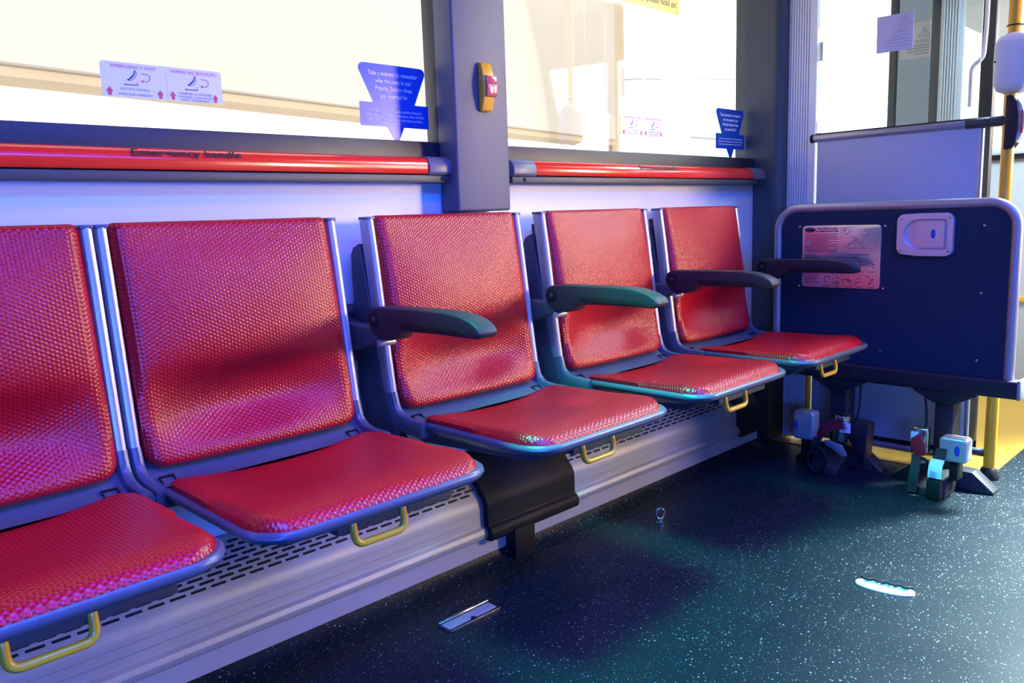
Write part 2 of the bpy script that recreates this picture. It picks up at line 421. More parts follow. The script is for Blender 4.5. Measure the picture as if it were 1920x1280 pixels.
# ribbed jamb
ribs = [(2.90, 1.424)]
y = 1.424
ribs = [(2.86, 1.424), (2.83, 1.424)]
while y > 1.352:
    ribs += [(2.83, y-.0055), (2.835, y-.0065), (2.835, y-.0085), (2.83, y-.0095)]; y -= .0095
ribs += [(2.83, 1.322), (2.838, 1.316), (2.86, 1.316)]
struct('trim_7', MB().prism([(a, b) for a, b in ribs], 'z', .02, 2.22, 0), JAMB)
struct('trim_8', MB().box(2.832, 2.87, 1.299, 1.316, 1.13, 1.135), ALU)

# ------------------------------------------------------------------ SEAT
def make_seat():
    t = thing('bus_chair', 'x', 'bus chair', (0, 1.2, 0), 'red bus seats in a row along the wall')
    z0, z1 = .477, .893
    # back cushion
    def ybase(v, s):
        c = interp(v, [0, .05, .12, .2, .30, .42, .6, .8, 1], [1.357, 1.362, 1.386, 1.409, 1.405, 1.379, 1.384, 1.404, 1.432])
        line = 1.364+(1.432-1.364)*v
        k = abs(s)**2.6
        edge = line+.002
        return c*(1-k)+edge*k + .010*(1-s*s)*(.3+.7*v)
    def hw(v):
        r = .028; d = v*(z1-z0)
        if d < r: return .2085-r+math.sqrt(max(0, r*r-(r-d)**2))
        d2 = (1-v)*(z1-z0); r2 = .012
        if d2 < r2: return .2085-r2+math.sqrt(max(0, r2*r2-(r2-d2)**2))
        return .2085
    nv, nu = 44, 32
    vs = [0, .004, .012, .025, .045]+[.045+(.972-.045)*i/(nv-1) for i in range(1, nv)]+[.986, .995, 1.]
    rows = []; uvs = []
    us = [-1+2*i/nu for i in range(nu+1)]
    for v in vs:
        row = []; ur = []
        for s in us:
            d_edge = min((1-abs(s))*.2085, v*(z1-z0), (1-v)*(z1-z0))
            rr = .011; rd = 0 if d_edge > rr else rr-math.sqrt(max(0, rr*rr-(rr-d_edge)**2))
            x = s*hw(v); yy = ybase(v, s)+rd; zz = z0+v*(z1-z0)
            row.append((x, yy, zz)); ur.append((x, zz*1.02))
        rows.append(row); uvs.append(ur)
    m = MB(); m.grid(rows, uvs)
    # sides of the cushion
    per = [rows[0][j] for j in range(nu+1)]+[rows[i][nu] for i in range(1, len(rows))]+[rows[-1][j] for j in range(nu-1, -1, -1)]+[rows[i][0] for i in range(len(rows)-2, 0, -1)]
    back = [(p[0], p[1]+.016, p[2]) for p in per]
    m.grid([per+[per[0]], back+[back[0]]], [[(p[0]+p[1], p[2]) for p in per+[per[0]]], [(p[0]+p[1], p[2]) for p in back+[back[0]]]])
    bmesh.ops.remove_doubles(m.bm, verts=m.bm.verts[:], dist=.00002)
    bmesh.ops.recalc_face_normals(m.bm, faces=m.bm.faces[:])
    obj('back_cushion', m, RED, t, 60)
    # seat cushion
    yb, yf = 1.328, .974
    def ztop(v, s):
        c = interp(v, [0, .08, .2, .4, .6, .75, .86, .94, 1], [.462, .466, .464, .465, .473, .481, .4825, .477, .464])
        e = interp(v, [0, .08, .2, .4, .6, .75, .86, .94, 1], [.470, .475, .477, .478, .478, .480, .481, .476, .464])
        k = abs(s)**2
        return c*(1-k)+e*k-.006*(1-k)*(1-v)
    def hws(v):
        r = .062; d = (1-v)*(yb-yf)
        if d < r: return .210-r+math.sqrt(max(0, r*r-(r-d)**2))
        r2 = .05; d2 = v*(yb-yf)
        if d2 < r2: return .205-r2*.5+.5*math.sqrt(max(0, r2*r2-(r2-d2)**2))
        return .205+.005*min(1, (v-.14)/.5)
    nv2 = 36
    vs2 = [0, .01, .03, .06]+[.06+.85*i/nv2 for i in range(1, nv2+1)]+[.94, .962, .98, .992, 1.]
    def backy(s): return .022*abs(s)**2.5      # back border bows
    rows = []; uvs = []; arcl = 0
    for v in vs2:
        row = []; ur = []
        for s in us:
            w_ = hws(v)
            yy = yb-v*(yb-yf)-.007*(1-s*s)*(1-v)**3
            d_edge = min((1-abs(s))*w_, v*(yb-yf)*1.0, (1-v)*(yb-yf))
            rr = .013; rd = 0 if d_edge > rr else rr-math.sqrt(max(0, rr*rr-(rr-d_edge)**2))
            row.append((s*w_, yy, ztop(v, s)-rd*(1.0 if v > .5 else .45))); ur.append((s*w_, yy*1.02))
        rows.append(row); uvs.append(ur)
    m = MB(); m.grid(rows, uvs, flip=True)
    per = [rows[0][j] for j in range(nu+1)]+[rows[i][nu] for i in range(1, len(rows))]+[rows[-1][j] for j in range(nu-1, -1, -1)]+[rows[i][0] for i in range(len(rows)-2, 0, -1)]
    low = [(p[0], p[1], min(p[2]-.002, .452)) for p in per]
    m.grid([per+[per[0]], low+[low[0]]], [[(p[0]+p[1], p[2]) for p in per+[per[0]]], [(p[0]+p[1], p[2]) for p in low+[low[0]]]])
    bmesh.ops.remove_doubles(m.bm, verts=m.bm.verts[:], dist=.00002)
    bmesh.ops.recalc_face_normals(m.bm, faces=m.bm.faces[:])
    obj('seat_cushion', m, RED, t, 60)
    # pan: rim and tapered underside
    def outline(g, yfront, yback, r):
        W = .2145+g
        return arc(W-r, yfront+r, r, -90, 0, 8)+[(W, yback)]+[(-W, yback)]+arc(-W+r, yfront+r, r, 180, 270, 8)
    lev = [(-.012, .977, .450), (-.010, .9735, .462), (-.001, .967, .4645), (.003, .964, .461), (.004, .963, .456), (.001, .966, .449), (-.012, .980, .441), (-.035, 1.03, .428), (-.05, 1.08, .420)]
    t_ = bmesh.new(); rings = []
    for g, yfr, zz in lev:
        rings.append([t_.verts.new((x, y_, zz)) for x, y_ in outline(g, yfr, 1.300, .064)])
    t_.faces.new(rings[0]); t_.faces.new(rings[-1][::-1])
    for a, b in zip(rings, rings[1:]):
        k = len(a)
        for i in range(k): t_.faces.new((a[i], b[i], b[(i+1) % k], a[(i+1) % k]))
    bmesh.ops.recalc_face_normals(t_, faces=t_.faces[:])
    m = MB(); m.add(t_)
    obj('seat_pan', m, SHELL, t, 45)
    # shell strip behind and between the cushions
    path = [(0, 1.462, .884), (0, 1.450, .76), (0, 1.440, .62), (0, 1.430, .53), (0, 1.412, .496), (0, 1.387, .472), (0, 1.357, .459), (0, 1.325, .452), (0, 1.28, .448)]
    path = round_path(path, .02, 3)
    SHT = .012
    m = MB(); m.sweep(path, [(-.2115, 0), (.2115, 0), (.2115, SHT), (-.2115, SHT)], (1, 0, 0))
    obj('shell', m, SHELL, t, 30)
    # side rails with shell arms
    for sx in (-1, 1):
        x = sx*.2205
        D = [(-.0095, .004), (-.0095, -.004), (-.007, -.010), (-.002, -.0125), (.002, -.0125), (.007, -.010), (.0095, -.004), (.0095, .018), (-.0095, .018)]
        D = [(a, -b) for a, b in D]
        ra = [(x, 1.450, .885), (x, 1.437, .80), (x, 1.424, .70), (x, 1.411, .60), (x, 1.399, .514)]
        flip = [(a, -b) for a, b in D]
        m = MB(); m.sweep(ra, flip, (1, 0, 0)); rl = obj('side_rail', m, SILVER, t, 35)
        m = MB(); m.box(x-.0105, x+.0105, 1.4375, 1.471, .884, .891, .002); obj('rail_cap', m, SHELL, rl)
        D2 = [(a*1.1, b*1.12) for a, b in flip]
        ar = round_path([(x, 1.399, .515), (x, 1.389, .478), (x, 1.370, .461), (x, 1.340, .4545), (x, 1.29, .4530)], .03, 5)
        m = MB(); m.sweep(ar, D2, (1, 0, 0)); obj('shell_arm', m, SHELL, t, 40)
        # clip slot beside the arm
        xc = sx*.186
        m = MB(); F_ = [(1.374, .4735), (1.349, .4605)]
        d = Vector((0, F_[1][0]-F_[0][0], F_[1][1]-F_[0][1])).normalized(); n_ = Vector((0, -d.z, d.y)); n_ = n_ if n_.z > 0 else -n_
        c = Vector((xc, 1.352, .4565)); mt = Matrix(((1, 0, 0, c.x), (0, d.y, n_.y, c.y), (0, d.z, n_.z, c.z), (0, 0, 0, 1)))
        for a in ((-.013, -.0105, -.014, .014), (.0105, .013, -.014, .014), (-.013, .013, -.014, -.0115), (-.013, .013, .0115, .014)):
            m.box(a[0], a[1], a[2], a[3], -.004, .0035, 0, 1, mt)
        obj('clip', m, BLACK, t, 30)
        # dark support plate behind the rail
        pr = [(1.474, .835), (1.496, .826), (1.506, .81), (1.506, .52), (1.49, .42), (1.44, .395), (1.36, .415), (1.385, .46), (1.412, .53), (1.437, .665)]
        m = MB(); m.prism(pr, 'x', x-.012, x+.010, .003); obj('support_plate', m, DARK, t)
    m = MB(); m.sweep([(0, 1.486, .86), (0, 1.470, .66), (0, 1.462, .53), (0, 1.45, .47)], [(-.205, 0), (.205, 0), (.205, .012), (-.205, .012)], (1, 0, 0))
    obj('back_shell', m, DARK, t, 30)
    # grab handle under the front lip
    hp = round_path([(-.047, 1.020, .436), (-.047, 1.012, .428), (-.047, 1.006, .394), (.047, 1.006, .394), (.047, 1.012, .428), (.047, 1.020, .436)], .017, 6)
    m = MB(); m.tube(hp, .0062, 12); obj('grab_handle', m, YEL, t, 60)
    m = MB(); m.box(-.075, .15, 1.01, 1.06, .414, .437, .003); m.prism([(1.02, .437), (1.06, .405), (1.40, .385), (1.46, .40), (1.46, .437)], 'x', -.14, .14, .004)
    obj('under_bracket', m, DARK, t)
    return t
seat0 = make_seat()
seat_x = [.221, .685, 1.222, 1.758, 2.282]
seat_lab = ['red bus seat at the left edge of the photo, cut off by the frame',
            'red bus seat beside the leftmost cut-off seat, without an armrest',
            'middle red bus seat of the row, below the grey pillar with the stop button',
            'red bus seat under the right window, second from the wheelchair barrier',
            'red bus seat nearest the dark blue wheelchair barrier']
for i, x in enumerate(seat_x):
    o = seat0 if i == 0 else copy_tree(seat0)
    o.location.x = x; o['label'] = seat_lab[i]

# ------------------------------------------------------------------ mounting rail and armrests
m = MB(); m.box(XB, 2.60, 1.518, 1.5395, .575, .700, .003); m.box(XB, 2.60, 1.506, 1.5395, .682, .700, .003); m.box(XB, 2.60, 1.506, 1.5395, .575, .590, .003)
tag(obj('mounting_rail', m, DARK, None, 38, (1., 1.53, .575)), 'dark steel rail along the wall behind the seat backs that carries the seats', 'rail')
def make_arm():
    t = thing('armrest', 'x', 'armrest', (0, 1.36, .64), 'dark fold-down armrests between the seats')
    pr = [(1.386, .683), (1.381, .697), (1.372, .705), (1.358, .7085), (1.30, .7095), (1.22, .7105), (1.14, .7105), (1.10, .7065), (1.07, .699), (1.052, .690), (1.044, .681), (1.044, .673), (1.052, .667), (1.10, .667), (1.165, .6675), (1.245, .6655), (1.276, .664), (1.287, .658), (1.298, .648), (1.312, .643), (1.335, .643), (1.366, .652), (1.381, .667)]
    m = MB(); m.prism(pr, 'x', -.0235, .0235, .0075, 3); obj('arm_pad', m, ARM, t, 50)
    for sx in (-1, 1):
        m = MB()
        m.prism(arc(1.3605, .684, .017, 0, 360, 20)[:-1], 'x', sx*.0225, sx*.0245, .0006)
        h = obj('pivot_cover', m, BLACK, t)
        m = MB(); m.prism(arc(1.3605, .684, .006, 0, 360, 6)[:-1], 'x', sx*.0240, sx*.0262, .0004); obj('hex_bolt', m, DARK, h)
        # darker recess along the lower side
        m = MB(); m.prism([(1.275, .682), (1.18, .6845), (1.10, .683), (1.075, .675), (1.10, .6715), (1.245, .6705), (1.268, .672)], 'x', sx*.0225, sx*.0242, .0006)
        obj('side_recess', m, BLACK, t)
    m = MB(); m.prism([(1.395, .662), (1.52, .672), (1.52, .600), (1.44, .612), (1.36, .638), (1.352, .650)], 'x', -.019, .019, .003)
    obj('bracket', m, DARK, t)
    m = MB(); m.cyl((-.02, 1.355, .634), (.02, 1.355, .634), .0075, None, 14, .001); obj('stop_pin', m, SILVER, t)
    return t
arm0 = make_arm()
for i, (x, lab) in enumerate(zip((.964, 1.500, 2.024, 2.560), ['dark armrest nearest the camera, beside the seat below the pillar',
        'dark armrest in front of the second seat from the wheelchair barrier',
        'dark armrest in front of the seat nearest the wheelchair barrier',
        'dark armrest overlapping the pink instruction plate of the barrier'])):
    o = arm0 if i == 0 else copy_tree(arm0)
    o.location.x = x; o['label'] = lab

# ------------------------------------------------------------------ heaters along the wall
HP = [(1.452, .110), (1.442, .104), (1.437, .094), (1.438, .082), (1.446, .077), (1.463, .077), (1.463, .085), (1.539, .085), (1.539, .262), (1.528, .262), (1.470, .188), (1.462, .180), (1.456, .170), (1.452, .158)]
def heater(x0, x1, label):
    t = thing('wall_heater', label, 'heater', ((x0+x1)/2, 1.50, .077))
    obj('casing', MB().prism(HP, 'x', x0, x1, .0015), ALU, t, 30)
    m = MB()
    for zz in (.148, .128):
        m.box(x0, x1, 1.4512, 1.453, zz, zz+.0012)
    obj('groove', m, SILVER, t)
    # rows of slots on the sloping top
    a = Vector((0, 1.4705, .1885)); b = Vector((0, 1.528, .262)); d = (b-a); L = d.length; d.normalize(); n = Vector((0, -d.z, d.y)); n = n if n.z > 0 else -n
    m = MB(); row = 0; dd = .004
    while dd < L-.004:
        x = x0+.012+(row % 2)*.020
        while x+.031 < x1-.008:
            pts = rrect(0, .031, -.0028, .0027, .0026, 3)
            m.bm.faces.new([m.bm.verts.new(a+Vector((x+p, 0, 0))+d*(dd+q)+n*.0007) for p, q in pts])
            x += .040
        row += 1; dd += .0108
    o = obj('vent_slots', m, BLACK, t, 0); o['kind'] = 'stuff'
    return t
heater(XB+.05, 1.315, 'long silver perforated wall heater under the seats nearest the camera')
heater(1.628, 2.545, 'silver perforated wall heater between the two black covers')
def grow(pr, g):
    out = [(1.452-g, .112), (1.442-g, .106), (1.437-g, .096), (1.437-g, .080), (1.445-g, .072), (1.47, .071), (1.47, .08), (1.5395, .08), (1.5395, .268+g), (1.526, .266+g), (1.470-g, .196), (1.460-g, .184), (1.453-g, .170), (1.452-g, .158)]
    return out
def cover(x0, x1, label):
    t = thing('heater_cover', label, 'cover', ((x0+x1)/2, 1.48, 0))
    obj('hood', MB().prism(grow(HP, .016), 'x', x0, x1, .003, 2), BLACK, t, 40)
    return t
c1 = cover(1.300, 1.634, 'black hood over the wall heater below the middle seat')
m = MB(); m.box(1.372, 1.446, 1.414, 1.50, .0, .085, .003); obj('foot_post', m, BLACK, c1)
cover(2.535, 2.678, 'black hood over the wall heater end beside the barrier seat')

# ------------------------------------------------------------------ small things on the pillar and panes
t = thing('stop_button', 'yellow stop button with clear red lens on the grey pillar', 'stop button', (1.372, 1.47, 1.132))
pr = [(1.470, 1.132), (1.461, 1.133), (1.458, 1.138), (1.449, 1.168), (1.447, 1.19), (1.449, 1.212), (1.458, 1.242), (1.461, 1.246), (1.470, 1.247)]
obj('housing', MB().prism(pr, 'x', 1.3535, 1.3905, .005, 3), YEL, t)
obj('lens', MB().prism([(1.452, 1.165), (1.443, 1.166), (1.4415, 1.19), (1.443, 1.214), (1.452, 1.215)], 'x', 1.3585, 1.3920, .002), STOPRED, t)
for z in (1.141, 1.2385):
    obj('screw', MB().lathe([(.004, 0), (.004, .002), (.002, .003)], (1.376, 1.4605, z), '-y', 12), CHROME, t)
F = Flat((1.3752, 1.4412, 1.1865), (1, 0, 0), (0, 0, 1), .0008); F.text('STOP', 0, 0, .0095, 'CENTER', .026); F.done('lettering', WHITEINK, t)
YG = 1.5745
def sticker(name, label, cat, org, pts, m):
    t = thing(name, label, cat, org)
    mb = MB(); mb.prism([(org[0]+a, org[2]+b) for a, b in pts], 'y', YG, YG+.0006)
    obj('sheet', mb, m, t, 0)
    return t
def exit_sticker(x0, label):
    W, Hh = .2255, .0615
    t = sticker('exit_sticker', label, 'sticker', (x0, YG, 1.1205), rrect(0, W, 0, Hh, .006), LAB)
    R = Flat((x0, YG, 1.1205), (1, 0, 0), (0, 0, 1), .0006)
    R.text('EMERGENCY EXIT', .0585, .0515, .0078, 'CENTER', .081); R.text('SORTIE DE SECOURS', .170, .0515, .0078, 'CENTER', .089)
    R.rect(.1165, .1169, .004, .052)
    for cx in (.013, .1035, .127, .2105):
        R.poly([(cx-.0062, .0085), (cx, .0172), (cx+.0062, .0085)]); R.rect(cx-.003, cx+.003, .0018, .0085)
    for ox in (0, .112):
        cx = .071+ox
        pts = [(cx, .0437)]+[(cx+.0085+.007*math.cos(a), .037+.0067*math.sin(a)) for a in [PI/2-i*PI/10 for i in range(11)]]+[(cx+.003, .0303)]
        R.stroke(pts, .0014); R.poly([(cx+.003, .0273), (cx-.0015, .0303), (cx+.003, .0333)])
    R.done('lettering', REDINK, t)
    B = Flat((x0, YG, 1.1205), (1, 0, 0), (0, 0, 1), .0006)
    for ox in (0, .112):
        cx = .055+ox
        B.stroke([(cx-.014, .0225), (cx+.009, .0225)], .0016); B.stroke([(cx+.008, .0215), (cx+.008, .0285)], .0012); B.rect(cx-.015, cx-.0135, .0205, .0245)
        arcp = [(cx-.006+.014*math.cos(a), .0475+.0175*math.sin(a)) for a in [-1.9+.21*i for i in range(10)]]
        B.stroke(arcp, .0010); B.stroke([(p[0]-.0032, p[1]+.0016) for p in arcp[1:]], .0008)
        B.stroke([(cx-.008, .030), (cx-.004, .0345), (cx+.003, .041), (cx+.0055, .049)], .0022)
    B.text('ROTATE HANDLE', .0585, .0128, .0056, 'CENTER', .053); B.text('PUSH OUT WINDOW', .0585, .0035, .0056, 'CENTER', .060)
    B.text('TOURNER LA POIGN\u00c9E', .170, .0128, .0056, 'CENTER', .066); B.text('POUSSER LA FEN\u00caTRE', .170, .0068, .0048, 'CENTER', .066); B.text("VERS L'EXT\u00c9RIEUR", .170, .0014, .0046, 'CENTER', .056)
    B.done('print', INKB, t)
exit_sticker(.535, 'white emergency exit sticker in two languages on the left window pane')
exit_sticker(2.044, 'pale emergency exit sticker on the right window pane')
def blue_sign(x0, label):
    s = [(.0, .124), (.0008, .1315), (.005, .1375), (.0125, .140), (.175, .140), (.1835, .1385), (.189, .1335), (.1905, .126), (.188, .121), (.156, .0535), (.1965, .0535), (.1965, 0), (.1215, 0), (.106, -.030), (.101, -.0345), (.0965, -.0345), (.091, -.030), (.071, 0), (-.0015, 0), (-.0015, .0535), (.0365, .0535), (.003, .119)]
    t = sticker('priority_sign', label, 'sticker', (x0, YG, 1.0975), s, BLUE)
    lines = [(('Take a moment to remember', .142), ('who the seats in our', .103), ('Priority Seating Area', .105), ('are reserved for', .079)),
             (('This area provides safe and accessible seating for', .158), ('those who use wheelchairs, scooters, other mobility', .168), ('aids, seniors and customers with infant strollers', .157))]
    T = Flat((x0, YG, 1.0975), (1, 0, 0), (0, 0, 1), .0006)
    for i, (q, wd) in enumerate(lines[0]): T.text(q, .0965, .1145-.0166*i, .0142, 'CENTER', wd, .0003)
    T.done('heading', WHITEINK, t)
    T = Flat((x0, YG, 1.0975), (1, 0, 0), (0, 0, 1), .0006)
    for i, (q, wd) in enumerate(lines[1]): T.text(q, .0985, .0335-.0098*i, .0082, 'CENTER', wd, .0001)
    T.done('small_print', WHITEINK, t)
blue_sign(1.086, 'blue priority seating sign on the left window beside the grey pillar')
blue_sign(2.592, 'blue priority seating sign in the lower right corner of the right window')
t = sticker('hold_on_sticker', 'yellow sticker asking riders to hold on, at the top of the right window', 'sticker', (1.86, YG, 1.5165), [(0, 0), (.5013, -.003), (.5013, .075), (0, .078)], YLAB)
F = Flat((1.86, YG, 1.5165), (1, 0, 0), (0, 0, 1), .0006); F.text('For your safety, please hold on', .484, .0185, .031, 'RIGHT', .345); F.done('lettering', BROWNINK, t)
F = Flat((1.86, YG, 1.5165), (1, 0, 0), (0, 0, 1), .0004); F.rect(0, .5013, -.010, -.002); F.done('border', WHITEINK, t)

# ------------------------------------------------------------------ floor fittings
t = thing('eye_bolt', 'small chrome eye bolt standing up from the floor before the middle seats', 'eye bolt', (1.828, 1.286, 0))
m = MB(); m.lathe([(.011, 0), (.011, .003), (.008, .005), (.007, .012), (.004, .014)], (1.828, 1.286, 0)); obj('collar', m, CHROME, t)
ring = [(1.828+.0125*math.cos(a)*.8, 1.286-.0125*math.cos(a)*.6, .028+.0155*math.sin(a)) for a in [2*PI*i/24 for i in range(24)]]
m = MB(); m.tube(ring, .0032, 10, True); obj('ring', m, CHROME, t)
t = thing('floor_latch', 'flat steel latch plate sunk in the floor near the dark tape patch', 'latch', (1.095, 1.285, 0))
m = MB(); m.prism(rrect(1.020, 1.172, 1.260, 1.310, .010), 'z', -.002, .0025, .001); obj('plate', m, CHAN, t)
m = MB(); m.prism(rrect(1.026, 1.166, 1.2715, 1.300, .004), 'z', .002, .0042, .0008); obj('lid', m, ALU, t)
m = MB(); m.cyl((1.022, 1.306, .005), (1.170, 1.306, .005), .0038, None, 10, .0006); obj('hinge_pin', m, CHROME, t)
m = MB(); m.cyl((1.095, 1.270, .002), (1.095, 1.270, .005), .0065, None, 14); obj('thumb_hole', m, BLACK, t)
m = MB(); m.box(1.022, 1.170, 1.2605, 1.2645, .002, .0045, .001); obj('front_lip', m, CHROME, t)
m = MB(); m.prism([(1.040, 1.213), (1.060, 1.210), (1.064, 1.226), (1.051, 1.231), (1.041, 1.226)], 'z', -.001, .0008); tag(obj('tape_patch', m, BLACK, None, 0, (1.05, 1.22, 0)), 'tiny dark square tape patch on the floor beside the steel latch plate', 'tape')
t = thing('finger_pull', 'chrome boat-shaped finger pull set in the floor at lower right', 'handle', (1.831, .663, 0))
def boat(a, b, n=14):
    u = Vector((1.840-1.822, .602-.724, 0)); L = u.length; u.normalize(); v = Vector((-u.y, u.x, 0)); c = Vector((1.831, .663, 0))
    return [c+u*(L/2*math.cos(q))*a+v*(b*math.copysign(abs(math.sin(q))**.8, math.sin(q))) for q in [2*PI*i/(2*n) for i in range(2*n)]]
tb = bmesh.new(); rr_ = []
for a, b, z in ((1.05, .020, .000), (1.05, .020, .003), (1.0, .0165, .005), (.93, .0135, .0042), (.86, .010, .0008)):
    rr_.append([tb.verts.new((p.x, p.y, z)) for p in boat(a, b*1.45)])
tb.faces.new(rr_[0][::-1]); tb.faces.new(rr_[-1])
for a, b in zip(rr_, rr_[1:]):
    for i in range(28): tb.faces.new((a[i], a[(i+1) % 28], b[(i+1) % 28], b[i]))
bmesh.ops.recalc_face_normals(tb, faces=tb.faces[:]); m = MB(); m.add(tb); obj('bowl', m, LATCHM, t, 60)
u = Vector((.018, -.122, 0)).normalized(); v = Vector((-u.y, u.x, 0)); m = MB(); c = Vector((1.831, .663, 0))
edge = [c+u*(-.056+.112*i/24)+v*(.017+.003*math.cos(i*PI/3)) for i in range(25)]
m.tube([(p.x, p.y, .0062) for p in edge], .0032, 8); obj('scalloped_lip', m, BLACK, t)

# ------------------------------------------------------------------ wheelchair barrier
XP = 2.65
t = thing('wheelchair_barrier', 'dark blue folding wheelchair barrier panel with silver rim on two pedestals', 'barrier', (XP, 1.0, 0))
y0, y1, zb, zt = .622, 1.371, .345, .879
def bpath(r, y0, y1, zb, zt):
    return [(XP, y1, zb)]+[(XP, a, b) for a, b in arc(y1-r, zt-r, r, 0, 90, 8)]+[(XP, a, b) for a, b in arc(y0+r, zt-r, r, 90, 180, 8)]+[(XP, y0, zb)]
m = MB(); m.tube(bpath(.07, y0+.012, y1-.012, zb, zt-.004), .0145, 14); obj('rim', m, SILVER, t, 60)
m = MB(); m.prism([(a, b) for _, a, b in bpath(.06, y0+.014, y1-.014, zb, zt-.006)], 'x', XP-.006, XP+.008); obj('board', m, NAVY, t)
m = MB(); m.box(XP-.026, XP+.022, .600, 1.378, .306, .360, .006, 3); ch = obj('bottom_channel', m, CHAN, t)
m = MB(); m.box(XP-.028, XP+.024, .595, .606, .304, .365, .005); obj('end_cap', m, SILVER, ch)
for (sy, sz) in ((1.279, .813), (.997, .811), (.716, .808), (1.279, .613), (.998, .613), (.716, .610), (.999, .412), (.718, .409), (1.279, .412)):
    m = MB(); m.lathe([(.0055, 0), (.0055, .0008), (.004, .003), (.0015, .0038)], (XP-.006, sy, sz), '-x', 12); obj('screw', m, CHROME, t)
# recessed latch
hx = XP-.006
OL = [(.797, .856)]
def lp(pts): return [(a, b) for a, b in pts]
out = arc(.818, .827, .022, 90, 180, 5)+arc(.818, .740, .022, 180, 270, 5)+[(.90, .7185), (.93, .7225)]+arc(.937, .744, .022, 270, 360, 4)+arc(.937, .826, .022, 0, 75, 4)+[(.925, .8475), (.90, .849)]
lt = None
inn = arc(.822, .822, .009, 90, 180, 3)+arc(.822, .747, .009, 180, 270, 3)+[(.885, .738)]+arc(.893, .7845, .047, -85, 85, 10)
tb = bmesh.new()
# ring between outer and inner outline at two depths
def ringverts(pts, x): return [tb.verts.new((x, a, b)) for a, b in pts]
def resample(pts, n=64):
    P = pts+[pts[0]]; L = [0]
    for a, b in zip(P, P[1:]): L.append(L[-1]+math.hypot(b[0]-a[0], b[1]-a[1]))
    o = []
    for i in range(n):
        q = L[-1]*i/n; k = max(j for j in range(len(P)-1) if L[j] <= q+1e-9); tt = (q-L[k])/((L[k+1]-L[k]) or 1)
        o.append((P[k][0]*(1-tt)+P[k+1][0]*tt, P[k][1]*(1-tt)+P[k+1][1]*tt))
    return o
def rot_to(pts):     # start at the point of the smallest angle about the centre, counter-clockwise
    cy, cz = .877, .784
    P = sorted(resample(pts), key=lambda p: math.atan2(p[1]-cz, p[0]-cy)); return P
O_, I_ = rot_to(out), rot_to(inn)
Is = [((a-.877)*.93+.877, (b-.784)*.93+.784) for a, b in I_]
R1 = ringverts(O_, hx); R2 = ringverts(O_, hx-.009); R3 = ringverts([((a-.877)*.985+.877, (b-.784)*.985+.784) for a, b in O_], hx-.012); R4 = ringverts(I_, hx-.012); R5 = ringverts(Is, hx-.0008)
for A, B in ((R1, R2), (R2, R3), (R3, R4), (R4, R5)):
    for i in range(64): tb.faces.new((A[i], A[(i+1) % 64], B[(i+1) % 64], B[i]))
tb.faces.new(R5)
bmesh.ops.recalc_face_normals(tb, faces=tb.faces[:]); m = MB(); m.add(tb); lt = obj('latch_dish', m, LATCHM, t, 40)
pd = arc(.828, .818, .006, 90, 180, 3)+arc(.828, .752, .006, 180, 270, 3)+[(.89, .744)]+[(.906, .750), (.914, .765), (.916, .785), (.914, .803), (.906, .818), (.89, .825)]
tb = bmesh.new(); pv = [tb.verts.new((hx-.0005, a, b)) for a, b in pd]; pw = [tb.verts.new((hx-.0092+.0075*max(0, (a-.872)/.044)**1.3, a, b)) for a, b in pd]
tb.faces.new(pw)
for i in range(len(pd)): tb.faces.new((pv[i], pv[(i+1) % len(pd)], pw[(i+1) % len(pd)], pw[i]))
bmesh.ops.triangulate(tb, faces=[f for f in tb.faces if len(f.verts) > 4])
bmesh.ops.recalc_face_normals(tb, faces=tb.faces[:]); m = MB(); m.add(tb); obj('latch_paddle', m, LATCHM, lt, 30)
m = MB(); m.ell((hx-.0092, .853, .786), .0016, .0062, .0145); obj('blue_oval', m, OVAL, lt)
for (sy, sz) in ((.945, .832), (.945, .737), (.808, .834), (.808, .735)):
    m = MB(); m.lathe([(.0045, 0), (.0045, .0008), (.003, .003), (.001, .0035)], (hx-.012, sy, sz), '-x', 12); obj('latch_screw', m, CHROME, lt)
# instruction plate
py0, py1, pz0, pz1 = 1.0085, 1.2695, .611, .8165
m = MB(); m.prism(rrect(py0, py1, pz0, pz1, .012), 'x', hx-.0016, hx, .0005); pt_ = obj('instruction_plate', m, PLATE, t, 30); pt_['label'] = 'pink tinted wheelchair instruction plate with black print'
F = Flat((hx-.0016, py1, pz0), (0, -1, 0), (0, 0, 1), .0005)
W_, H_ = py1-py0, pz1-pz0
ov = [(.026+.019*math.cos(2*PI*k/28), H_-.0145+.0078*math.sin(2*PI*k/28)) for k in range(28)]
F.stroke(ov, .0018, True); F.ellipse(.026, H_-.0145, .0165, .0060)
F.text('WHEELCHAIR & OCCUPANT', .085, H_-.0130, .0078, 'CENTER', .070, .0002); F.text('SECUREMENT INSTRUCTIONS', .085, H_-.0215, .0078, 'CENTER', .076, .0002)
rng = random.Random(3)
yy = H_-.029
for i in range(20):
    if i == 15: yy -= .004
    x = .006+rng.choice((0, .004, .004, .022 if 4 < i < 9 else .004)); L = rng.uniform(.05, .115) if i % 2 else .118
    L = min(L, .124-x) if i < 15 else rng.uniform(.03, .055)
    # illegible small print as broken dashes
    q = x
    while q < x+L:
        d = rng.uniform(.003, .009); F.rect(q, min(q+d, x+L), yy, yy+.0017); q += d+.0011
    yy -= .0042
for i in range(10):
    x = .012; L = rng.uniform(.03, .055); q = x; yq = .052-.0043*i
    while q < x+L:
        d = rng.uniform(.003, .009); F.rect(q, min(q+d, x+L), yq, yq+.0016); q += d+.0011
F.stroke([(.130, H_-.006), (.250, H_-.006), (.250, H_-.082), (.130, H_-.082)], .0005, True)
F.stroke([(.130, H_-.040), (.162, H_-.040), (.162, H_-.006)], .0004)
